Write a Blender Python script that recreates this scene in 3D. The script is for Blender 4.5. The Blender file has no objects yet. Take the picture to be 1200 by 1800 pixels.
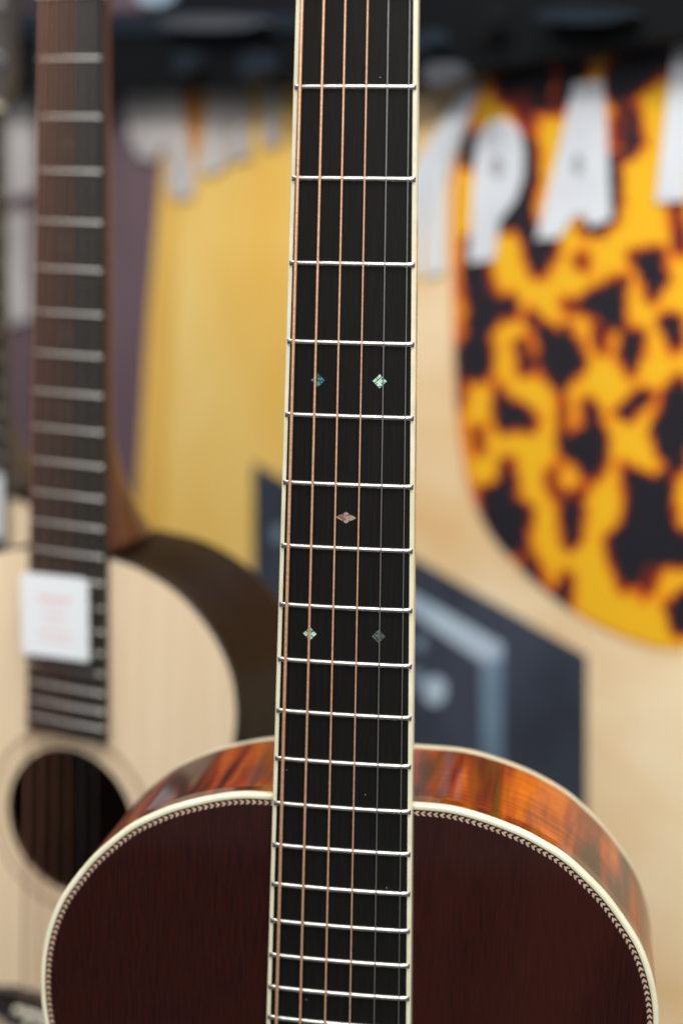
import bpy, bmesh, math, random
from mathutils import Matrix, Vector, noise
random.seed(7)
S = bpy.context.scene
COL = S.collection

# ---------------------------------------------------------------- camera
CAMM = Matrix([[0.988515, -0.041156, 0.145409, 0.088063], [0.150816, 0.207609, -0.966516, -0.594296],
               [0.009589, 0.977346, 0.211432, 1.65374], [0, 0, 0, 1]])
cd = bpy.data.cameras.new('camera'); cam = bpy.data.objects.new('camera', cd); COL.objects.link(cam)
cam.matrix_world = CAMM
cd.sensor_fit = 'VERTICAL'; cd.sensor_height = 36; cd.sensor_width = 24; cd.lens = 55.0
cd.clip_start = 0.02; cd.clip_end = 60
cd.dof.use_dof = True; cd.dof.focus_distance = 0.617; cd.dof.aperture_fstop = 3.9
S.camera = cam
# ---------------------------------------------------------------- world, lamps, exposure
w = bpy.data.worlds.new('World'); S.world = w; w.use_nodes = True
w.node_tree.nodes['Background'].inputs[0].default_value = (0.90, 0.94, 1.0, 1)
w.node_tree.nodes['Background'].inputs[1].default_value = 0.20
def lamp(name, loc, target, sx, sy, power, col=(1, .975, .93)):
    l = bpy.data.lights.new(name, 'AREA'); l.shape = 'RECTANGLE'; l.size = sx; l.size_y = sy
    l.energy = power; l.color = col
    o = bpy.data.objects.new(name, l); COL.objects.link(o); o.location = loc
    d = Vector(target) - Vector(loc)
    o.rotation_euler = d.to_track_quat('-Z', 'Y').to_euler()
    return o
lamp('ceiling_panel_lamp', (0.5, -0.5, 3.1), (0.1, 0.3, 1.3), 1.6, 0.5, 56)
lamp('ceiling_panel_lamp', (-1.0, -0.2, 3.1), (-0.3, 0.6, 1.3), 1.2, 0.35, 31)
lamp('banner_fill_lamp', (0.6, -2.6, 2.9), (-0.2, 1.2, 1.3), 2.2, 0.8, 80)  # added fill from high behind the camera, to brighten the banner
S.view_settings.view_transform = 'Standard'; S.view_settings.look = 'None'
S.view_settings.gamma = 1; S.view_settings.exposure = -0.08

# ---------------------------------------------------------------- materials
def lin(r, g, b):
    f = lambda c: ((c/255+.055)/1.055)**2.4 if c/255 > .04045 else c/255/12.92
    return (f(r), f(g), f(b), 1)
def mat(name, col, rough=.5, metal=0., coat=0., coatr=.05, spec=.5):
    m = bpy.data.materials.new(name); m.use_nodes = True
    b = m.node_tree.nodes['Principled BSDF']
    b.inputs['Base Color'].default_value = col; b.inputs['Roughness'].default_value = rough
    b.inputs['Metallic'].default_value = metal; b.inputs['Coat Weight'].default_value = coat
    b.inputs['Coat Roughness'].default_value = coatr; b.inputs['Specular IOR Level'].default_value = spec
    return m
def N(m, t, **kw):
    n = m.node_tree.nodes.new(t)
    for k, v in kw.items():
        if k.startswith('_'): n.inputs[k[1:]].default_value = v
        else: setattr(n, k, v)
    return n
def L(m, a, b): m.node_tree.links.new(a, b)
def coords(m, scale, rot=(0, 0, 0)):
    t = N(m, 'ShaderNodeTexCoord'); mp = N(m, 'ShaderNodeMapping')
    mp.inputs['Scale'].default_value = scale; mp.inputs['Rotation'].default_value = rot
    L(m, t.outputs['Object'], mp.inputs[0]); return mp.outputs[0]
def ramp(m, stops, src, interp='LINEAR'):
    r = N(m, 'ShaderNodeValToRGB'); r.color_ramp.interpolation = interp
    el = r.color_ramp.elements
    while len(el) < len(stops): el.new(.5)
    for e, (p, c) in zip(el, stops): e.position = p; e.color = c
    L(m, src, r.inputs[0]); return r.outputs[0]
def grain_mat(name, c0, c1, scale, rough=.4, coat=0., coatr=.05, detail=6, lo=.35, hi=.65, bump=0., c2=None, scale2=None, **kw):
    m = mat(name, c0, rough, coat=coat, coatr=coatr, **kw)
    n = N(m, 'ShaderNodeTexNoise', _Scale=1., _Detail=detail, _Roughness=.6); L(m, coords(m, scale), n.inputs[0])
    c = ramp(m, [(lo, c0), (hi, c1)], n.outputs[0])
    if c2:
        n2 = N(m, 'ShaderNodeTexNoise', _Scale=1., _Detail=3.); L(m, coords(m, scale2), n2.inputs[0])
        r2 = ramp(m, [(.45, (0, 0, 0, 1)), (.65, (.5, .5, .5, 1))], n2.outputs[0])
        mx = N(m, 'ShaderNodeMix', data_type='RGBA'); L(m, r2, mx.inputs[0]); L(m, c, mx.inputs[6]); mx.inputs[7].default_value = c2
        c = mx.outputs[2]
    b = m.node_tree.nodes['Principled BSDF']; L(m, c, b.inputs['Base Color'])
    if bump:
        bp = N(m, 'ShaderNodeBump', _Strength=bump, _Distance=.0002); L(m, n.outputs[0], bp.inputs['Height']); L(m, bp.outputs[0], b.inputs['Normal'])
    return m
# guitar-local metres: x across, y along the neck, z out of the top
M_top = grain_mat('dark_mahogany', (.007, .0008, .0004, 1), (.023, .0025, .0009, 1), (1700, 55, 300), .5, coat=.5, coatr=.04,
                  c2=(.030, .0050, .0018, 1), scale2=(16, 5, 5), spec=.15)
M_ebony = grain_mat('ebony', (.0016, .0015, .0015, 1), (.0050, .0047, .0045, 1), (1400, 30, 100), .62, lo=.4, hi=.75, bump=.25, spec=.14)
def add_specks(m, scale=520., thr=.013):
    b = m.node_tree.nodes['Principled BSDF']; src = b.inputs['Base Color'].links[0].from_socket
    v = N(m, 'ShaderNodeTexVoronoi', _Scale=scale); L(m, coords(m, (1, .7, 1)), v.inputs[0])
    cr = N(m, 'ShaderNodeSeparateColor'); L(m, v.outputs['Color'], cr.inputs[0])
    a = N(m, 'ShaderNodeMath', operation='LESS_THAN'); L(m, v.outputs['Distance'], a.inputs[0]); a.inputs[1].default_value = .085
    c = N(m, 'ShaderNodeMath', operation='LESS_THAN'); L(m, cr.outputs[0], c.inputs[0]); c.inputs[1].default_value = thr
    d = N(m, 'ShaderNodeMath', operation='MULTIPLY'); L(m, a.outputs[0], d.inputs[0]); L(m, c.outputs[0], d.inputs[1])
    mx = N(m, 'ShaderNodeMix', data_type='RGBA'); L(m, d.outputs[0], mx.inputs[0]); L(m, src, mx.inputs[6]); mx.inputs[7].default_value = (.3, .3, .3, 1)
    L(m, mx.outputs[2], b.inputs['Base Color'])
add_specks(M_ebony)
M_side = mat('figured_side', (.3, .06, .012, 1), .4, coat=.42, coatr=.015, spec=.15)
def side_nodes(m):
    n = N(m, 'ShaderNodeTexNoise', _Scale=1., _Detail=5., _Roughness=.55, _Distortion=.6); L(m, coords(m, (75, 40, 8)), n.inputs[0])
    c = ramp(m, [(.40, (.028, .0022, .0007, 1)), (.54, (.20, .019, .0016, 1)), (.70, (.46, .095, .003, 1))], n.outputs[0])
    g = N(m, 'ShaderNodeTexNoise', _Scale=1., _Detail=6.); L(m, coords(m, (18, 18, 420)), g.inputs[0])
    gr = ramp(m, [(.38, (.35, .30, .3, 1)), (.58, (1, 1, 1, 1))], g.outputs[0])
    mx = N(m, 'ShaderNodeMix', data_type='RGBA', blend_type='MULTIPLY'); mx.inputs[0].default_value = .75
    L(m, c, mx.inputs[6]); L(m, gr, mx.inputs[7]); L(m, mx.outputs[2], m.node_tree.nodes['Principled BSDF'].inputs['Base Color'])
side_nodes(M_side)
M_ivory = grain_mat('ivory_binding', (.54, .52, .37, 1), (.65, .62, .47, 1), (60, 60, 60), .3, coat=.5)
M_black = mat('black_lacquer', (.006, .006, .006, 1), .35)
M_tan = grain_mat('tan_maple', (.32, .20, .13, 1), (.50, .33, .23, 1), (900, 900, 900), .5)
M_fret = grain_mat('nickel_silver', (.48, .47, .445, 1), (.63, .62, .59, 1), (500, 1500, 500), .36)
M_fret.node_tree.nodes['Principled BSDF'].inputs['Metallic'].default_value = 1
M_bronze = grain_mat('phosphor_bronze', (.70, .37, .21, 1), (.88, .52, .33, 1), (400, 900, 400), .42)
M_bronze.node_tree.nodes['Principled BSDF'].inputs['Metallic'].default_value = .7
M_steel = mat('plain_steel', (.36, .36, .36, 1), .4, .9)
M_bone = mat('bone', (.72, .68, .55, 1), .35)
M_neck = grain_mat('mahogany_neck', (.10, .030, .012, 1), (.20, .065, .028, 1), (300, 12, 300), .4, coat=.4)
M_pearl = mat('abalone', (.4, .5, .45, 1), .2, coat=1)
def pearl_nodes(m, stops, sc=(170, 420, 170)):
    n = N(m, 'ShaderNodeTexNoise', _Scale=1., _Detail=2., _Distortion=1.2); L(m, coords(m, sc), n.inputs[0])
    L(m, ramp(m, stops, n.outputs[0]), m.node_tree.nodes['Principled BSDF'].inputs['Base Color'])
pearl_nodes(M_pearl, [(.3, lin(60, 100, 105)), (.42, lin(140, 190, 170)), (.52, lin(195, 212, 192)), (.62, lin(105, 155, 132)), (.72, lin(175, 175, 138))])
M_pearl_blue = mat('blue_abalone', (.1, .3, .3, 1), .2, coat=1)
pearl_nodes(M_pearl_blue, [(.35, lin(30, 45, 70)), (.5, lin(42, 88, 95)), (.62, lin(75, 135, 125)), (.72, lin(35, 55, 60))])
M_pearl_pink = mat('pink_pearl', (.5, .4, .35, 1), .25, coat=1)
pearl_nodes(M_pearl_pink, [(.35, lin(100, 82, 74)), (.5, lin(150, 132, 120)), (.62, lin(120, 108, 92)), (.72, lin(165, 150, 140))])
M_pearl_dark = mat('grey_abalone', (.1, .1, .1, 1), .25, coat=1)
pearl_nodes(M_pearl_dark, [(.35, lin(42, 46, 50)), (.5, lin(78, 84, 86)), (.6, lin(70, 115, 102)), (.7, lin(58, 62, 66))])
M_spruce = grain_mat('natural_spruce', (.62, .48, .32, 1), (.70, .56, .39, 1), (500, 5, 100), .35, coat=.6, coatr=.1)
M_rosew = grain_mat('dark_rosewood_side', (.004, .002, .0014, 1), (.014, .006, .004, 1), (30, 30, 300), .5, coat=.06, coatr=.2, spec=.15)
M_board2 = grain_mat('dark_rosewood_board', (.008, .007, .0065, 1), (.018, .014, .012, 1), (900, 20, 100), .5)
M_inside = mat('unfinished_inside', (.10, .05, .025, 1), .8)
M_card = mat('white_card', (.62, .65, .68, 1), .6)
M_pinkink = mat('faded_red_ink', (.62, .36, .38, 1), .6)
M_dot = mat('small_pearl_dot', (.035, .033, .03, 1), .4)

# ---------------------------------------------------------------- helpers
MM = .001
def obj(name, bm, m, parent=None, smooth=False):
    me = bpy.data.meshes.new(name); bm.normal_update(); bm.to_mesh(me); bm.free()
    if smooth:
        for p in me.polygons: p.use_smooth = True
    o = bpy.data.objects.new(name, me); COL.objects.link(o)
    if m: me.materials.append(m)
    if parent: o.parent = parent
    return o
def thing(name, label, cat, mw, group=None):
    o = bpy.data.objects.new(name, None); COL.objects.link(o); o.matrix_world = mw; o.empty_display_size = .05
    o['label'] = label; o['category'] = cat
    if group: o['group'] = group
    return o
def catmull(pts, n=10):
    P = [Vector(p) for p in pts]; out = []
    for i in range(len(P)-1):
        a = P[i-1] if i else 2*P[0]-P[1]; b = P[i]; c = P[i+1]; d = P[i+2] if i+2 < len(P) else 2*P[-1]-P[-2]
        for k in range(n):
            t = k/n
            out.append(.5*((2*b)+(c-a)*t+(2*a-5*b+4*c-d)*t*t+(3*b-a-3*c+d)*t**3))
    out.append(P[-1]); return out
def resample(pts, step):
    d = [0]
    for a, b in zip(pts, pts[1:]): d.append(d[-1]+(b-a).length)
    n = max(8, int(d[-1]/step)); out = []; j = 0
    for k in range(n+1):
        s = d[-1]*k/n
        while j < len(d)-2 and d[j+1] < s: j += 1
        t = (s-d[j])/max(1e-9, d[j+1]-d[j]); out.append(pts[j].lerp(pts[j+1], min(1, max(0, t))))
    return out
def full_outline(half, step=3.):
    r = resample(catmull([(-half[0][0]-6 if False else p[0], p[1]) for p in half], 12), step)
    left = [Vector((-p.x, p.y)) for p in reversed(r[1:-1])]
    return r+left                                    # clockwise from the neck: right side down, left side up
def offset(pts, d):
    n = len(pts); out = []
    for i in range(n):
        t = (pts[(i+1) % n]-pts[i-1]).normalized()
        out.append(pts[i]+Vector((t.y, -t.x))*d)     # to the right of travel = inward for a clockwise loop
    return out
def loops_mesh(loops, closed=True):                  # loops: lists of (x,y,z) in mm
    bm = bmesh.new(); V = [[bm.verts.new(Vector(p)*MM) for p in l] for l in loops]
    n = len(loops[0])
    for a, b in zip(V, V[1:]):
        for i in range(n if closed else n-1):
            j = (i+1) % n; bm.faces.new((a[i], a[j], b[j], b[i]))
    return bm
def capped(loops):
    bm = loops_mesh(loops); bm.verts.ensure_lookup_table(); n = len(loops[0])
    bm.faces.new([bm.verts[i] for i in range(n)][::-1]); bm.faces.new([bm.verts[len(bm.verts)-n+i] for i in range(n)])
    bmesh.ops.recalc_face_normals(bm, faces=bm.faces); return bm
def box(bm, x0, x1, y0, y1, z0, z1):
    v = [bm.verts.new((x*MM, y*MM, z*MM)) for z in (z0, z1) for x, y in ((x0, y0), (x1, y0), (x1, y1), (x0, y1))]
    for f in ((3, 2, 1, 0), (4, 5, 6, 7), (0, 1, 5, 4), (1, 2, 6, 5), (2, 3, 7, 6), (3, 0, 4, 7)): bm.faces.new([v[i] for i in f])
def prism(bm, poly, z0, z1, f=None):                 # poly (x,y) mm
    a = [bm.verts.new(Vector((x, y, z0))*MM) for x, y in poly]; b = [bm.verts.new(Vector((x, y, z1))*MM) for x, y in poly]
    fs = [bm.faces.new(b), bm.faces.new(a[::-1])]
    n = len(poly)
    for i in range(n): fs.append(bm.faces.new((a[i], a[(i+1) % n], b[(i+1) % n], b[i])))
    bmesh.ops.recalc_face_normals(bm, faces=fs)
def flat_with_hole(outer, hole, z):
    bm = bmesh.new(); es = []
    for lp in (outer, hole):
        if not lp: continue
        v = [bm.verts.new((p[0]*MM, p[1]*MM, z*MM)) for p in lp]
        es += [bm.edges.new((v[i], v[(i+1) % len(v)])) for i in range(len(v))]
    bmesh.ops.triangle_fill(bm, use_beauty=True, use_dissolve=False, edges=es)
    for f in bm.faces:
        f.normal_update()
    if bm.faces and sum(f.normal.z for f in bm.faces) < 0: bmesh.ops.reverse_faces(bm, faces=bm.faces)
    return bm

# ---------------------------------------------------------------- guitar builder
class Guitar:
    scale = 645.
    def __init__(s, root, w0, w12, arch, yend):
        s.root, s.w0, s.w12, s.arch, s.yend = root, w0, w12, arch, yend
        s.zc = arch                                  # crown height at the middle; board edge lies at z = 0
    def fy(s, n): return s.scale*(2**(-n/12.)-.5)
    def w(s, y): return s.w12+(s.w0-s.w12)*y/(s.scale/2)
    def zt(s, x, y): h = s.w(y)/2; return s.arch*(1-(x/h)**2)
    def board(s, m, inset):
        L_ = []
        for y in [322.5-i*(322.5-s.yend)/40 for i in range(41)]:
            h = s.w(y)/2-inset
            row = [(-h, y, -6.6)]+[(h*k/6, y, s.zt(h*k/6, y)) for k in range(-6, 7)]+[(h, y, -6.6)]
            L_.append(row)
        return obj('fingerboard', capped(L_), m, s.root)
    def board_binding(s, m, wd):
        for sg in (-1, 1):
            L_ = []
            for y in [322.5-i*(322.5-s.yend)/40 for i in range(41)]:
                h = s.w(y)/2
                row = [(sg*(h-wd), y, s.zt(h-wd, y)+.03), (sg*(h-.45), y, s.zt(h-.45, y)+.03), (sg*h, y, -.42), (sg*h, y, -6.6), (sg*(h-wd), y, -6.6)]
                L_.append(row)
            bm = capped(L_); obj('fingerboard_binding', bm, m, s.root)
        bm = bmesh.new(); h = s.w(s.yend)/2; box(bm, -h, h, s.yend-wd, s.yend, -6.6, .35); obj('end_binding', bm, m, s.root)
    def frets(s, m, count, ov, fw=2.0, fh=1.1):
        for n in range(1, count+1):
            y = s.fy(n); h = s.w(y)/2-ov
            rows = []
            K = 14
            for k in range(K+1):
                x = -h+2*h*k/K
                prof = []
                for j in range(9):
                    a = math.pi*j/8; c, q = math.cos(a), math.sin(a)**.8
                    hh = fh*q
                    xx = x
                    if k == 0: xx = -h+hh*.62
                    if k == K: xx = h-hh*.62
                    prof.append((xx, y+fw/2*c, s.zt(x, y)+hh-.04))
                rows.append(prof)
            bm = bmesh.new(); V = [[bm.verts.new(Vector(p)*MM) for p in r] for r in rows]
            for a, b in zip(V, V[1:]):
                for j in range(8):
                    f = bm.faces.new((a[j], a[j+1], b[j+1], b[j])); f.smooth = True
            bm.faces.new(V[0]); bm.faces.new(V[-1][::-1])
            bmesh.ops.recalc_face_normals(bm, faces=bm.faces)
            o = obj('fret', bm, m, s.root)
    def string(s, x0, x1, r, z0, z12, ytail, m, ribs=None, yvis=-130, ztail=None):
        # x0 at y=286.7, x1 at y=-78
        def P(y):
            return x1+(x0-x1)*(y+78)/364.7, z12+(z0-z12)*y/322.5
        ys = []
        if ribs:
            y = 321.; k = 0
            while y > yvis: ys.append((y, r if k % 2 else r*.68)); y -= ribs/2; k += 1
            ys.append((ytail, r))
        else:
            ys = [(321.-(321-ytail)*i/30, r) for i in range(31)]
        bm = bmesh.new(); prev = None; K = 10
        for y, rr in ys:
            x, z = P(y)
            ring = [bm.verts.new(Vector((x+rr*math.cos(a), y, z+rr*math.sin(a)))*MM) for a in [2*math.pi*i/K for i in range(K)]]
            if prev:
                for i in range(K): bm.faces.new((prev[i], ring[i], ring[(i+1) % K], prev[(i+1) % K]))
            prev = ring
        bmesh.ops.recalc_face_normals(bm, faces=bm.faces)
        return obj('string', bm, m, s.root, smooth=True)
    def neck(s, m, ybody, ztop, depth, heel_to, heel_y=60., heel_p=2.6, heel_n=.3):
        s.wood = m; rows = []
        ys = [334, 320, 300, 240, 180, 120, 80, 60, 45, 34, 26, 20, 14, 8, 4, 0]
        for yy in ys:
            y = yy if yy > 80 else ybody+yy*(80-ybody)/80
            h = s.w(y)/2-.12
            t = max(0, (heel_y-yy)/heel_y)
            d = depth+(322-y)/322*3
            d = d+(heel_to-d)*(t**heel_p)
            hw = h*(1-heel_n*t)
            row = [(-h, y, -6.6)]
            for k in range(1, 16):
                a = math.pi*k/16
                zz = -6.6-(d-6.6)*math.sin(a)**.75
                f = min(1, (-6.6-zz)/30.) if t > 0 else 0
                row.append((-(h+(hw-h)*f)*math.cos(a)*(1 if True else 1), y, zz))
            row.append((h, y, -6.6)); rows.append(row)
        bm = capped(rows); o = obj('neck', bm, m, s.root, smooth=True)
        return o
    def nut(s, m):
        h = s.w0/2; bm = bmesh.new(); box(bm, -h, h, 322.6, 327.6, -6.6, s.arch+1.6)
        bmesh.ops.bevel(bm, geom=bm.edges, offset=.0005, segments=2, affect='EDGES'); obj('nut', bm, m, s.root)
        bm = bmesh.new(); prism(bm, [(-h, 327.8), (h, 327.8), (h+8, 350), (h+6, 500), (-h-6, 500), (-h-8, 350)], -21, -5)
        bmesh.ops.bevel(bm, geom=bm.edges, offset=.001, segments=2, affect='EDGES'); hd = obj('headstock', bm, s.wood, s.root)
        for sg in (-1, 1):
            for k in range(3):
                bm = bmesh.new()
                x = sg*(h-4); y = 365+k*45
                ring = lambda r, z: [(x+r*math.cos(a), y+r*math.sin(a), z) for a in [2*math.pi*i/14 for i in range(14)]]
                bm = capped([ring(6, -4.9), ring(6, -3), ring(3.2, -2.8), ring(2.6, 4), ring(3, 5)])
                obj('tuner_post', bm, M_steel, s.root)
    def body(s, half, zt, depth0, depth1, M_t, M_s, M_b, bw, hole, hr, herring=False, rosette=None, thin=False):
        O = full_outline(half); n = len(O); ytop = half[0][1]; ylen = ytop-half[-1][1]
        D = lambda y: zt-(depth0+(depth1-depth0)*min(1, max(0, (ytop-y)/ylen)))
        Hc = [(hr*math.cos(a), hole+hr*math.sin(a)) for a in [2*math.pi*i/72 for i in range(72)]]
        inner = offset(O, bw+(2.9 if herring else .1)) if herring else offset(O, bw+.05)
        obj('soundboard', flat_with_hole([(p.x, p.y) for p in inner], Hc, zt), M_t, s.root)
        bm = loops_mesh([[(x, y, zt) for x, y in Hc], [(x, y, zt-3) for x, y in Hc]]); obj('soundhole_rim', bm, M_inside, s.root)
        bi = flat_with_hole([(p.x, p.y) for p in offset(O, 2.5)], Hc, zt-3.); obj('soundboard_underside', bi, M_inside, s.root)
        # front binding, rounded over
        bwz = 3.2; bbz = 6.5 if herring else 3.2
        prof = [(0, -bwz), (-.02, -1.0), (.12, -.45), (.45, -.10), (.95, .06), (bw-.1, .10), (bw, .02), (bw, -1)]
        def ring(d, z): return [(p.x, p.y, z) for p in offset(O, d)]
        obj('binding', loops_mesh([ring(d, zt+z) for d, z in prof]), M_b, s.root, smooth=True)
        if herring:
            obj('purfling_strip', loops_mesh([ring(bw, zt+.02), ring(bw+2.9, zt+.02)][::-1]), M_black, s.root)
            path = offset(O, bw+1.45); cum = [0]
            for i in range(n): cum.append(cum[-1]+(path[(i+1) % n]-path[i]).length)
            half_len = cum[-1]/2; pitch = 2.62; bm = bmesh.new()
            def at(d):
                d = max(0, min(half_len, d)); i = 0
                lo, hi = 0, n-1
                while lo < hi:
                    mid = (lo+hi+1)//2
                    if cum[mid] <= d: lo = mid
                    else: hi = mid-1
                i = lo; a = path[i]; b = path[(i+1) % n]; t = (b-a).normalized()
                return a+t*(d-cum[i]), t
            k = 0
            while (k+1)*pitch < half_len:
                c, t = at(k*pitch+pitch/2); nn = Vector((t.y, -t.x)); u = -t
                for sg in (1, -1):                   # mirrored left and right of the tail seam
                    for e in (1, -1):
                        pts = []
                        for du, dn in ((1.15, 0), (-.10, .98), (-1.18, .98), (-.30, 0)):
                            q = c+u*du+nn*dn*e; pts.append(bm.verts.new(Vector((q.x*sg, q.y, zt+.06))*MM))
                        f = bm.faces.new(pts); f.normal_update()
                        if f.normal.z < 0: f.normal_flip()
                k += 1
            o = obj('herringbone_inlay', bm, M_tan, s.root); o['kind'] = 'stuff'
        rows = []
        rows.append(ring(.05, zt-bwz+.05)); K = 8
        for k in range(K+1):
            rows.append([(p.x, p.y, (zt-bwz)+(D(p.y)+bbz-(zt-bwz))*k/K) for p in offset(O, .12)])
        obj('side', loops_mesh(rows[::-1]), M_s, s.root, smooth=True)
        prof = [(bw, 0), (.8, -.02), (.25, .35), (.0, 1.0), (0, bbz)]
        obj('back_binding', loops_mesh([[(p.x, p.y, D(p.y)+z) for p in offset(O, d)] for d, z in prof]), M_b, s.root, smooth=True)
        bk = [(p.x, p.y) for p in offset(O, bw-.1)]
        bm = flat_with_hole(bk, None, 0)
        for v in bm.verts: v.co.z = D(v.co.y/MM)*MM+.00005
        bmesh.ops.reverse_faces(bm, faces=bm.faces)
        obj('back', bm, M_s, s.root)
        if rosette:
            for r0, r1, mm in rosette:
                bm = loops_mesh([[(r*math.cos(a), hole+r*math.sin(a), zt+.05) for a in [2*math.pi*i/72 for i in range(72)]] for r in (r1, r0)])
                obj('rosette_ring', bm, mm, s.root)
        return O
    def bridge(s, zt, yc, mb, ms):
        pts = []
        top = [(-76, -9), (-60, -10), (-45, -14), (0, -14.5), (45, -14), (60, -10), (76, -9), (78, 0), (76, 9), (60, 10), (45, 14), (0, 15), (-45, 14), (-60, 10), (-76, 9), (-78, 0)]
        lo = [(x, yc+y, zt) for x, y in top]; hi = [(x*.98, yc+y*.9, zt+(8.5 if abs(x) < 50 else 4)) for x, y in top]
        obj('bridge', capped([lo, hi]), mb, s.root)
        bm = bmesh.new(); box(bm, -37, 37, yc+1.2, yc+4.2, zt+8.3, zt+11.5); obj('saddle', bm, ms, s.root)
        for k in range(6):
            x = -27+54*k/5
            ring = lambda r, z: [(x+r*math.cos(a), yc-6+r*math.sin(a), z) for a in [2*math.pi*i/10 for i in range(10)]]
            obj('bridge_pin', capped([ring(2.4, zt+8.6), ring(2.6, zt+10), ring(1.4, zt+11.5)]), ms, s.root)

# ---------------------------------------------------------------- guitar 1: the sharp one
G1 = Matrix([[1, 0, 0, 0], [0, .052336, -.99863, 0], [0, .99863, .052336, 1.4], [0, 0, 0, 1]])
g1 = thing('acoustic_guitar', 'glossy dark brown mahogany topped acoustic guitar with ivory and herringbone edging, sharp in the foreground', 'guitar', G1)
A = Guitar(g1, 46.4, 57.7, .95, -126)
A.board(M_ebony, 1.75)
A.board_binding(M_ivory, 1.75)
A.frets(M_fret, 20, .42)
A.neck(M_neck, 1.5, -7, 20, 84)
A.nut(M_bone)
half1 = [(0, 1.2), (28, 1), (44, .5), (58, -2.4), (72, -6.9), (81, -11), (91, -16.6), (100, -24), (110, -34), (120, -47.5), (125, -56.5), (129, -67.5),
         (131.3, -78), (132.2, -88), (132.2, -97), (131.4, -106), (128, -125), (120, -155), (115, -185), (116, -212), (125, -245), (146, -285), (170, -325), (186, -365),
         (190, -400), (184, -440), (160, -473), (120, -494), (60, -506), (0, -508)]
A.body(half1, -7, 81, 104, M_top, M_side, M_ivory, 2.35, -172, 48, herring=True, rosette=[(51, 52, M_ivory), (53, 55.5, M_tan), (56.5, 57.5, M_ivory)])
A.bridge(-7, -330, M_ebony, M_bone)
specs = [(-20.8, -25.1, .80, .64, M_bronze), (-12.35, -15.15, .60, .50, M_bronze), (-4.0, -4.75, .40, None, M_bronze), (4.6, 5.55, .33, None, M_bronze),
         (12.6, 15.6, .22, None, M_steel), (20.75, 25.7, .175, None, M_steel)]
for i, (x0, x1, r, rb, m) in enumerate(specs):
    A.string(x0, x1, r, 2.35-.08*i, 4.4-.22*i, -328, m, ribs=rb)
# pearl inlays: pieces let into the ebony, 5th, 7th and 9th spaces
def inlay(cx, cy, polys, m, rot=math.pi/4):
    ca, sa = math.cos(rot), math.sin(rot); bm = bmesh.new()
    for P in polys:
        q = [(cx+x*ca-y*sa, cy+x*sa+y*ca) for x, y in P]
        n0 = len(bm.verts); prism(bm, q, -.3, .04); bm.verts.ensure_lookup_table()
        for v in bm.verts[n0:]: v.co.z += A.zt(v.co.x/MM, v.co.y/MM)*MM
    return obj('pearl_inlay', bm, m, g1)
r_ = 1.95
slotA = [[(-r_, .95), (-.16, .95), (-.16, r_), (-r_, r_)], [(.16, .95), (r_, .95), (r_, r_), (.16, r_)],
         [(-r_, -r_), (-.2, -r_), (-.2, -.95), (.2, -.95), (.2, -r_), (r_, -r_), (r_, -.18), (1.1, -.18), (1.1, .18), (r_, .18), (r_, .6), (-r_, .6), (-r_, .18), (-1.1, .18), (-1.1, -.18), (-r_, -.18)]]
slotB = [[(-r_, -r_), (-.2, -r_), (-.2, -.8), (.2, -.8), (.2, -r_), (r_, -r_), (r_, -.2), (.8, -.2), (.8, .2), (r_, .2), (r_, r_), (.2, r_), (.2, .8), (-.2, .8), (-.2, r_),
          (-r_, r_), (-r_, .2), (-.8, .2), (-.8, -.2), (-r_, -.2)]]
slotC = [[(-r_, -r_), (-1.15, -r_), (-1.15, r_), (-r_, r_)], [(-.8, -r_), (.0, -r_), (.0, -.9), (.36, -.9), (.36, -r_), (r_, -r_), (r_, -.18), (.9, -.18), (.9, .18), (r_, .18), (r_, r_), (.36, r_), (.36, .9), (0, .9), (0, r_), (-.8, r_)]]
def eye():
    n = .16; top = []; P = [(-4.25, 0), (-2.5, .95), (-1.45, 1.35), (-1.1, .95), (-.85, 1.15), (-1.2, 1.6), (-.0, 2.35), (1.2, 1.6), (.85, 1.15), (1.1, .95), (1.45, 1.35), (2.5, .95), (4.25, 0)]
    return [[*P, *[(x, -y) for x, y in P[-2:0:-1]]]]
inlay(-12.5, 174.6, slotA, M_pearl_blue); inlay(11.9, 174.9, slotA, M_pearl)
inlay(-.3, 120.5, eye(), M_pearl_pink, 0)
inlay(-14.2, 72.4, slotB, M_pearl); inlay(13.7, 72.8, slotC, M_pearl_dark)

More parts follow.
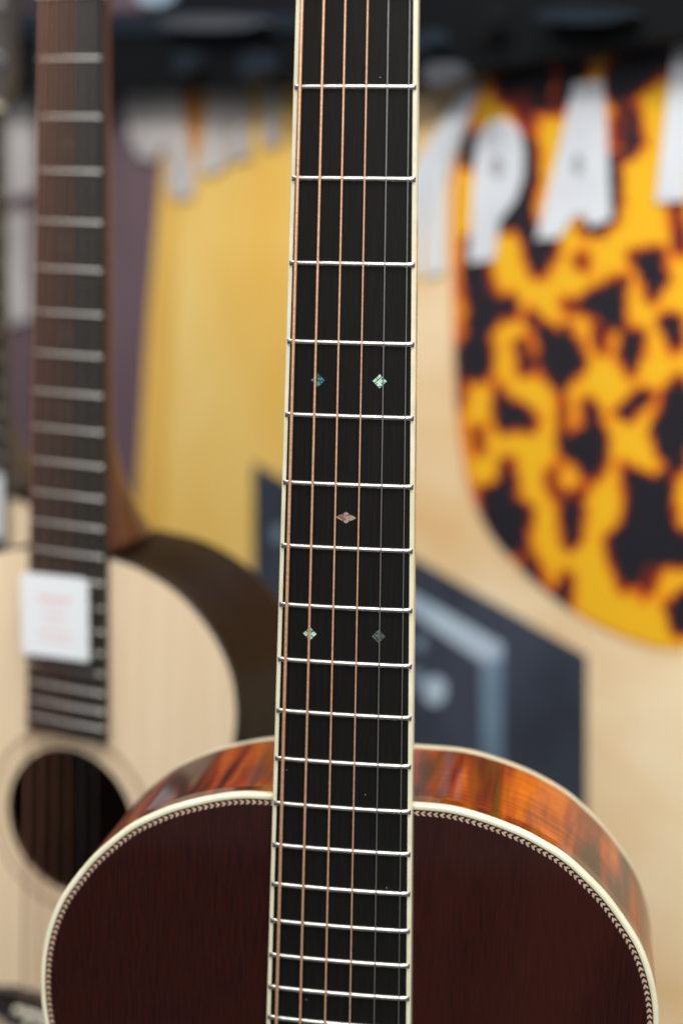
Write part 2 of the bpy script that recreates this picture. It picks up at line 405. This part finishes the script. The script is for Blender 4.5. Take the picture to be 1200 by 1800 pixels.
# ---------------------------------------------------------------- guitar 2: natural spruce, behind on the left
G2 = Matrix([[.960883, .021191, -.276141, -.229219], [-.276775, .037728, -.960194, .338945], [-.009929, .999063, .042117, 1.433698], [0, 0, 0, 1]])
half2 = [(0, -17.5), (24, -18.5), (38, -20), (53, -23.5), (74, -32), (91, -44), (107, -61), (118, -80), (122.5, -100), (122.5, -118), (118, -145), (110, -172), (105, -203),
         (108, -232), (122, -262), (146, -297), (166, -335), (176, -370), (175, -405), (160, -440), (125, -467), (65, -482), (0, -486)]
M_oldbronze = mat('dull_bronze', (.46, .23, .15, 1), .5, .8)
def spruce_guitar(mw, label, wood):
    g = thing('acoustic_guitar', label, 'guitar', mw)
    B = Guitar(g, 45.4, 56.0, .6, -140)
    B.board(M_board2, .05)
    B.frets(M_fret, 21, .3)
    B.neck(wood, -17, -6, 21, 92, 66., 1.25, .0)
    B.nut(M_bone)
    B.body(half2, -6.7, 92, 112, M_spruce, M_rosew, M_black, 1.2, -201, 50, rosette=[(53, 54, M_rosew), (61, 63, M_tan), (63.2, 64, M_rosew)])
    B.bridge(-6.7, -343, M_board2, M_bone)
    for i, (r, m) in enumerate(((.66, M_oldbronze), (.54, M_oldbronze), (.42, M_oldbronze), (.33, M_oldbronze), (.21, M_steel), (.16, M_steel))):
        x0 = -18+36*i/5; x1 = -24+48*i/5
        B.string(x0, x1, r, 2.0, 4.0-.2*i, -340, m)
    for n in (3, 5, 7, 9, 15, 17):
        y = (B.fy(n)+B.fy(n-1))/2; z = B.zt(0, 0)
        obj('fret_marker', capped([[(3*math.cos(a), y+3*math.sin(a), z+dz) for a in [2*math.pi*i/16 for i in range(16)]] for dz in (-.4, .03)]), M_dot, g)
    return g, B
M_neck3 = grain_mat('dark_mahogany_neck', (.05, .016, .008, 1), (.11, .036, .016, 1), (300, 12, 300), .45, coat=.3)
g2, B2 = spruce_guitar(G2, 'natural spruce acoustic guitar with dark sides behind on the left, soundhole in view', M_neck3)

def hang_tag(mw, label, x0, x1, y0, y1, rot, g):
    # mw: matrix of the guitar it hangs on; the card lies across the strings
    cx, cy = (x0+x1)/2, (y0+y1)/2
    t = thing('hang_tag', label, 'tag', mw @ Matrix.Translation((cx*MM, cy*MM, .0062)) @ Matrix.Rotation(rot, 4, 'Z') @ Matrix.Rotation(.03, 4, 'Y'), None)
    w_, h_ = (x1-x0)/2, (y1-y0)/2
    bm = bmesh.new(); prism(bm, [(-w_, -h_), (w_, -h_), (w_, h_-3), (w_-3, h_), (-w_+3, h_), (-w_, h_-3)], 0, .6); obj('card', bm, M_card, t)
    rows = [(.42, 3.2, .50), (.2, 1.2, .32), (.02, 1.2, .34), (-.16, 1.2, .30), (-.42, 1.5, .52), (-.6, 1.2, .5)]
    for yy, hh, ww in rows:
        bm = bmesh.new(); x = -ww*w_
        while x < ww*w_:
            l = random.uniform(1.4, 3.6); box(bm, x, min(x+l, ww*w_), yy*h_-hh/2, yy*h_+hh/2, .6, .66); x += l+.9
        obj('printed_line', bm, M_pinkink, t)
    return t
hang_tag(G2, 'square white hang tag with faded red print on the fretboard of the natural spruce guitar', -29, 21.5, -86, -32, math.radians(1.5), g2)

# ---------------------------------------------------------------- place by viewing ray onto real surfaces
CO = CAMM.translation; RR = CAMM.to_3x3()
def ray(u, v): return RR @ Vector(((u-600)/2750., (900-v)/2750., -1.))
# ---------------------------------------------------------------- guitar 3: cut by the left edge
def shifted(u, v, depth, base, k=0.):
    m = base.copy(); p = CO+ray(u, v)*depth; m = Matrix.Rotation(k, 4, 'Z') @ m; m.translation = p; return m
M_neck2 = grain_mat('grey_brown_neck', (.035, .03, .028, 1), (.07, .06, .055, 1), (300, 12, 300), .45)
G3 = shifted(-38, 835, 1.42, G2)
g3, B3 = spruce_guitar(G3, 'pale topped acoustic guitar cut off by the left edge of the picture', M_neck2)
hang_tag(G3, 'white hang tag on the guitar at the left edge of the picture', -26, 30, -55, 5, 0, g3)

# ---------------------------------------------------------------- the printed banner wall
PR = CO+ray(1200, 900)*1.27; PL = CO+ray(0, 900)*2.2
e = Vector((PR.x-PL.x, PR.y-PL.y, 0)).normalized(); up = Vector((0, 0, 1)); nrm = e.cross(up)     # towards the camera
if nrm.dot(CO-PR) < 0: nrm = -nrm
BAN = Matrix.Identity(4)
for i in range(3): BAN[i][0] = e[i]; BAN[i][1] = up[i]; BAN[i][2] = nrm[i]
org = CO+ray(600, 900)*1.7; org = org-nrm*((org-PR).dot(nrm)); BAN.translation = org
BI = BAN.inverted()
def bl(u, v, off=0.):                                # picture point -> banner-local mm
    d = ray(u, v); P0 = BAN.translation+nrm*off*MM
    s = (P0-CO).dot(nrm)/d.dot(nrm); q = BI @ (CO+d*s); return (q.x/MM, q.y/MM)
def bpoly(name, pts, z, th, m, parent, smooth=0):
    P = [bl(u, v) for u, v in pts]
    if smooth: P = [(q.x, q.y) for q in resample(catmull([*P, P[0]], 8), smooth)[:-1]]
    bm = bmesh.new(); prism(bm, P, z, z+th); return obj(name, bm, m, parent)
def print_mat(name, c0, c1, sc=(3, 3, 3), rough=.55, lo=.35, hi=.65):
    return grain_mat(name, c0, c1, sc, rough, lo=lo, hi=hi, detail=3)
M_vinyl = print_mat('plum_vinyl', lin(92, 72, 84), lin(112, 92, 100), (5, 2, 5))
M_yel = print_mat('yellow_print', lin(238, 188, 84), lin(248, 218, 136), (2.2, 1.6, 3))
M_bei = print_mat('pale_spruce_print', lin(224, 184, 128), lin(240, 220, 184), (2.5, 5, 3))
M_edge = print_mat('amber_edge_print', lin(222, 170, 70), lin(235, 190, 95), (4, 2, 3))
M_navy = print_mat('slate_print', lin(38, 43, 54), lin(60, 67, 82), (5, 4, 3))
M_stripe = print_mat('pale_blue_print', lin(120, 145, 168), lin(178, 196, 212), (6, 3, 3))
M_lett = print_mat('white_letter_print', lin(202, 207, 214), lin(220, 225, 232), (8, 8, 3))
M_lett2 = print_mat('grey_letter_print', lin(172, 168, 168), lin(205, 200, 198), (8, 8, 3))
M_cntr = mat('grey_counter_print', lin(150, 152, 158), .6)
ban = thing('printed_banner', 'large printed banner of a yellow guitar body with tortoiseshell pickguard and white lettering', 'banner', BAN)
x0, _ = bl(-160, 900); x1, _ = bl(2000, 900); _, yt = bl(1200, -160); _, yb = bl(0, 2300)
bm = bmesh.new(); box(bm, x0, x1, yb, yt, -6, 0); obj('banner_sheet', bm, M_vinyl, ban)
# the printed guitar body: yellow with an amber rim, then the paler half
bpoly('body_print_rim', [(292, 120), (288, 250), (276, 400), (262, 560), (252, 720), (244, 860), (234, 1010), (226, 1300), (900, 1900), (1980, 1900), (1980, -60), (900, 100)], 0, 1, M_edge, ban)
bpoly('body_print', [(330, 120), (326, 280), (318, 420), (310, 560), (302, 720), (294, 860), (290, 1010), (286, 1300), (900, 1900), (1980, 1900), (1980, -60), (900, 100)], 1, .8, M_yel, ban)
bpoly('body_print_pale_half', [(640, 80), (640, 1900), (1980, 1900), (1980, -60)], 1.8, .6, M_bei, ban)
# slate coloured panel with pale stripes
bpoly('slate_panel', [(449, 812), (740, 985), (1034, 1152), (1034, 1800), (449, 1500)], 2.4, .6, M_navy, ban)
bpoly('pale_stripe', [(600, 968), (728, 1040), (888, 1132), (888, 1158), (850, 1162), (728, 1078), (600, 1006)], 3.0, .5, M_stripe, ban)
M_stripe2 = print_mat('dim_blue_print', lin(88, 108, 128), lin(125, 148, 168), (6, 3, 3))
bpoly('pale_stripe', [(850, 1162), (888, 1150), (888, 1600), (850, 1570)], 2.9, .4, M_stripe2, ban)
def bdisc(u, v, r, m):
    return bpoly('pale_dot', [(u+r*math.cos(a), v+r*1.25*math.sin(a)) for a in [2*math.pi*i/20 for i in range(20)]], 3.0, .5, m, ban)
bdisc(768, 1213, 20, M_stripe); bdisc(736, 1192, 12, M_stripe2); bdisc(494, 938, 13, M_stripe2); bdisc(742, 1130, 10, M_stripe2)
bpoly('orange_wedge', [(318, 150), (372, 150), (362, 215), (346, 290), (336, 240)], 2.4, .5, mat('orange_print', lin(205, 135, 45), .6), ban)
# lettering
def letter(pts, m=M_lett, z=5.0, counters=()):
    o = bpoly('letter', pts, z, 1.2, m, ban)
    for c in counters:
        u, v, ru, rv = c
        k = bpoly('letter_counter', [(u+ru*math.cos(a), v+rv*math.sin(a)) for a in [2*math.pi*i/14 for i in range(14)]], z+1.2, .4, M_cntr, ban)
    return o
letter([(728, 302), (764, 250), (800, 190), (816, 150), (848, 150), (826, 225), (798, 285), (786, 330), (786, 478), (758, 486), (758, 300), (742, 486), (715, 486), (715, 300)])
letter([(846, 240), (868, 214), (896, 208), (918, 226), (928, 262), (927, 310), (914, 350), (884, 390), (876, 456), (832, 462), (838, 350)], counters=[(882, 294, 11, 20)])
letter([(1016, 146), (1066, 142), (1074, 250), (1080, 386), (1044, 398), (1034, 376), (1016, 380), (990, 418), (950, 420), (980, 300), (1000, 220)], counters=[(1024, 290, 9, 20)])
letter([(1192, 78), (1224, 60), (1262, 180), (1262, 50), (1300, 40), (1300, 330), (1262, 340), (1222, 210), (1212, 352), (1160, 356), (1178, 200)])
letter([(232, 120), (292, 120), (298, 200), (296, 258), (280, 282), (254, 278), (236, 245), (228, 190)], M_lett2)
letter([(294, 120), (318, 120), (336, 240), (352, 320), (342, 348), (314, 350), (302, 330), (300, 240)], M_lett2)
letter([(378, 120), (408, 120), (404, 290), (388, 306), (356, 304), (368, 220)], M_lett2)
letter([(412, 120), (446, 120), (445, 276), (410, 286)], M_lett2)
letter([(468, 120), (502, 120), (498, 254), (470, 260)], M_lett2)
letter([(14, 165), (66, 165), (70, 335), (20, 352)], M_lett2)
letter([(8, 378), (58, 368), (62, 560), (14, 575)], M_lett2)
letter([(262, -60), (338, -60), (334, 2), (300, 14), (268, 4)], M_stripe, z=19)
# tortoiseshell pickguard: blotch field computed on a fine grid in banner space
import numpy as np
PA = [[(265,-60),(330,0),(345,90),(340,170),(400,200),(460,190),(470,250),(390,260),(350,330),(360,480),(340,530),(235,530),(225,440),(270,350),(285,250),(262,120)],
 [(540,0),(560,60),(580,75),(610,20),(620,-10),(540,-20)], [(760,210),(880,130),(940,110),(945,300),(880,300),(830,250)], [(1000,0),(1100,-20),(1130,100),(1075,180),(1040,90)],
 [(950,330),(1020,350),(1020,420),(985,510),(950,440)], [(1120,290),(1160,265),(1200,300),(1200,390),(1165,400),(1150,330)],
 [(550,260),(590,320),(680,350),(700,320),(730,370),(765,450),(750,510),(700,540),(670,590),(630,520),(590,470),(600,380),(560,310)], [(488,390),(512,380),(545,480),(515,500)],
 [(400,580),(430,640),(500,670),(550,710),(545,755),(500,740),(420,750),(400,690)], [(790,640),(830,700),(860,800),(860,890),(820,970),(780,940),(740,900),(690,860),(680,790),(740,790),(790,750)],
 [(1200,540),(1150,600),(1120,680),(1090,770),(1120,860),(1160,940),(1200,930),(1260,700)], [(930,690),(960,705),(1062,612),(1040,596),(960,668)],
 [(330,1030),(420,1010),(440,900),(460,1000),(470,1080),(530,1120),(510,1200),(520,1290),(430,1290),(370,1220),(340,1120)], [(700,1070),(740,1080),(760,1150),(740,1230),(710,1270),(685,1180)],
 [(960,930),(1010,960),(1090,990),(1140,960),(1150,1040),(1160,1180),(1200,1230),(1300,1250),(1300,1340),(1200,1350),(1110,1340),(1040,1350),(1000,1440),(960,1450),(930,1380),(900,1290),(900,1230),(960,1180),(980,1100)],
 [(1200,1490),(1160,1530),(1170,1600),(1200,1650),(1300,1600),(1300,1480)], [(520,1320),(560,1350),(590,1480),(560,1450),(520,1390)], [(640,1490),(680,1480),(700,1410),(702,1530),(660,1520)],
 [(1300,100),(1380,60),(1420,250),(1340,330)], [(1360,500),(1440,620),(1400,900),(1340,760)]]
PB = [[(245,600),(300,590),(300,720),(250,720)], [(520,600),(550,640),(560,760),(530,930),(560,1000),(600,1080),(650,1070),(600,1190),(560,1160),(520,1050),(480,980),(400,1000),(450,940),(500,860),(530,720)],
 [(400,320),(460,300),(600,270),(620,330),(600,480),(560,470),(540,380),(470,390),(430,440)], [(690,260),(780,250),(760,330),(700,450),(680,440)],
 [(900,290),(1050,190),(1150,180),(1140,280),(1050,360),(990,410),(910,440),(880,400)], [(980,470),(1000,500),(1020,630),(960,690),(975,560)], [(880,700),(918,690),(912,960),(840,1015),(780,1010),(890,960)],
 [(1300,300),(1380,420),(1330,600),(1290,480)], [(1170,180),(1500,120),(1500,180),(1200,250)]]
RA = [[(820,300),(880,330),(860,430),(830,380)], [(290,760),(335,750),(325,860),(298,860)], [(615,950),(660,920),(645,1000),(700,1060),(790,1000),(775,1055),(700,1095),(635,1045)], [(1000,1340),(1110,1330),(1080,1460),(1040,1500)],
 [(225,540),(250,545),(240,680),(222,640)], [(690,190),(770,200),(760,250),(700,240)], [(330,150),(380,130),(400,200),(350,220)], [(740,0),(790,-10),(780,60),(750,50)], [(670,590),(690,600),(700,780),(680,780)]]
RB = [[(610,430),(690,440),(680,500),(620,500)], [(1040,240),(1150,200),(1150,330),(1060,350)], [(440,400),(540,380),(560,560),(500,560)], [(920,420),(980,430),(960,640),(900,640)], [(1160,900),(1210,900),(1220,1120),(1180,1100)]]
def conv(L_, oy): return [[(720+x/2.5, oy+y/2.5) for x, y in p] for p in L_]
darks = conv(PA, 450)+conv(PB, 0); reds = conv(RA, 450)+conv(RB, 0)
def sdf(U, V, polys):
    best = np.full(U.shape, -1e3)
    for p in polys:
        d = np.full(U.shape, 1e9); ins = np.zeros(U.shape, bool); n = len(p)
        for i in range(n):
            (x0_, y0_), (x1_, y1_) = p[i], p[(i+1) % n]; ex, ey = x1_-x0_, y1_-y0_
            t = np.clip(((U-x0_)*ex+(V-y0_)*ey)/(ex*ex+ey*ey), 0, 1)
            d = np.minimum(d, (U-x0_-t*ex)**2+(V-y0_-t*ey)**2)
            if y0_ != y1_: ins ^= ((y0_ > V) != (y1_ > V)) & (U < x0_+(V-y0_)*ex/ey)
        best = np.maximum(best, np.where(ins, 1, -1)*np.sqrt(d))
    return best
edge = catmull([(880, 70), (862, 135), (838, 190), (815, 255), (802, 330), (799, 420), (800, 520), (803, 640), (811, 750), (828, 850), (858, 925), (900, 980), (955, 1032), (1020, 1080), (1090, 1115), (1150, 1134), (1200, 1141)], 8)
edge_s = resample(edge, 6.)
K = 130; UU = []; VV = []
for q in edge_s:
    xr = max(1330-max(0, (q.y-1000))*.9, q.x+6)
    UU.append([q.x+(xr-q.x)*k/K for k in range(K+1)]); VV.append([q.y]*(K+1))
UU = np.array(UU); VV = np.array(VV)
wob = np.array([[(7*noise.noise(Vector((u/20, v/26, 3))), 8*noise.noise(Vector((u/20, v/26, 9))), 5*noise.noise(Vector((u/12, v/20, 1)))) for u, v in zip(a_, b_)] for a_, b_ in zip(UU, VV)])
sd = sdf(UU+wob[..., 0], VV+wob[..., 1], darks)+wob[..., 2]
sr = sdf(UU+wob[..., 0], VV+wob[..., 1], reds)
F = np.clip(.66+sd/38, 0, 1); F = np.maximum(F, np.clip(.47+sr/44, 0, .50))
F = np.maximum(F, .36*np.exp(-((UU-UU[:, :1])/10.)**2))
bm = bmesh.new(); lay = bm.verts.layers.float.new('blotch'); prev = None
for i in range(len(edge_s)):
    row = []
    for k in range(K+1):
        X, Y = bl(UU[i, k], VV[i, k]); vt = bm.verts.new((X*MM, Y*MM, .0036)); vt[lay] = float(F[i, k]); row.append(vt)
    if prev:
        for k in range(K): bm.faces.new((prev[k], row[k], row[k+1], prev[k+1]))
    prev = row
bmesh.ops.recalc_face_normals(bm, faces=bm.faces)
if sum(f.normal.z for f in bm.faces) < 0: bmesh.ops.reverse_faces(bm, faces=bm.faces)
M_tort = mat('tortoiseshell_print', (1, 1, 1, 1), .5)
at_ = N(M_tort, 'ShaderNodeAttribute', attribute_name='blotch')
L(M_tort, ramp(M_tort, [(0, lin(234, 180, 30)), (.14, lin(236, 168, 24)), (.33, lin(220, 98, 16)), (.46, lin(120, 36, 20)), (.58, lin(42, 30, 36)), (1, lin(28, 28, 36))], at_.outputs['Fac']),
  M_tort.node_tree.nodes['Principled BSDF'].inputs['Base Color'])
obj('pickguard_print', bm, M_tort, ban)

# ---------------------------------------------------------------- black rails hung in front of the banner
M_rail = mat('black_rail', (.004, .0045, .0055, 1), .6, spec=.15)
M_rail2 = mat('blue_black_rail', (.010, .016, .024, 1), .5, spec=.25)
def rail(label, pts_lo, pts_hi, off, th, m, flange=True):
    (ua, va), (ub, vb) = pts_lo; (uc, vc), (ud, vd) = pts_hi
    a = bl(ua, va, off); b = bl(ub, vb, off); d = bl(ud, vd, off); c = bl(uc, vc, off)
    r = thing('display_rail', label, 'rail', BAN)
    bm = bmesh.new(); prism(bm, [a, b, d, c], off, off+th)
    bmesh.ops.bevel(bm, geom=bm.edges, offset=.002, segments=2, affect='EDGES'); obj('beam', bm, m, r)
    if flange:
        bm = bmesh.new(); lo = lambda p, q, t: (p[0]+(q[0]-p[0])*t, p[1]+(q[1]-p[1])*t)
        prism(bm, [lo(a, c, .72), lo(b, d, .72), lo(b, d, .98), lo(a, c, .98)], off+th, off+th+5); obj('lip', bm, M_rail2, r)  # bluish sheen along the rail's top put into the lip's colour
    return r
rail('long black display rail across the top behind the sharp guitar neck', [(-150, 172), (742, 148)], [(-150, 22), (742, 22)], 20, 25, M_rail)
rail('wide black rail panel above the tortoiseshell print at upper right', [(744, 152), (1400, 48)], [(744, -30), (1400, -160)], 9, 30, M_rail, False)
M_grey = mat('grey_metal', (.06, .065, .075, 1), .5)
def fitting(r, u, v, ru, rv, off, m, nm):
    c = [bl(u+ru*math.cos(a), v+rv*math.sin(a), off) for a in [2*math.pi*i/16 for i in range(16)]]
    bm = bmesh.new(); prism(bm, c, off, off+22); obj(nm, bm, m, r)
rails = [o for o in S.objects if o.name.startswith('display_rail')]
fitting(rails[1], 772, 74, 17, 20, 39, M_rail2, 'hook'); fitting(rails[1], 800, 132, 26, 22, 39, M_grey, 'hook')
fitting(rails[1], 880, 40, 14, 34, 39, M_rail, 'hook'); fitting(rails[1], 1050, 30, 80, 16, 39, M_rail2, 'cross_strip')
fitting(rails[0], 400, 42, 90, 13, 45, M_grey, 'cross_strip'); fitting(rails[0], 470, 118, 20, 26, 45, M_rail2, 'hook'); fitting(rails[0], 350, 112, 16, 20, 45, M_rail2, 'hook')  # grey cross strip: brighter stretch of the rail's sheen, put in as colour
M_dark = mat('dark_panel', (.007, .007, .010, 1), .6, spec=.15)
bm = bmesh.new(); P = [bl(262, 60, 15), bl(743, 60, 15), bl(743, -260, 15), bl(262, -260, 15)]; prism(bm, P, 12, 18)
o = obj('dark_header_board', bm, M_dark); o.matrix_world = BAN
o['label'] = 'dark header board above the black display rail at the top left'; o['category'] = 'board'

# ---------------------------------------------------------------- room shell: floor and dark wall behind
def room_plane(name, pts, m):
    bm = bmesh.new(); v = [bm.verts.new(p) for p in pts]; bm.faces.new(v); o = obj(name, bm, m); o['kind'] = 'structure'; return o
M_floor = grain_mat('grey_carpet', (.05, .05, .055, 1), (.09, .09, .09, 1), (60, 60, 60), .9)
M_wall = grain_mat('dark_wall', (.03, .03, .035, 1), (.05, .05, .055, 1), (2, 2, 2), .8)
room_plane('floor', [(-6, -4, 0), (6, -4, 0), (6, 6, 0), (-6, 6, 0)], M_floor)
c = BAN.translation-nrm*.25
room_plane('wall', [c-e*4+Vector((0, 0, -c.z)), c+e*3+Vector((0, 0, -c.z)), c+e*3+Vector((0, 0, 3.4-c.z)), c-e*4+Vector((0, 0, 3.4-c.z))], M_wall)
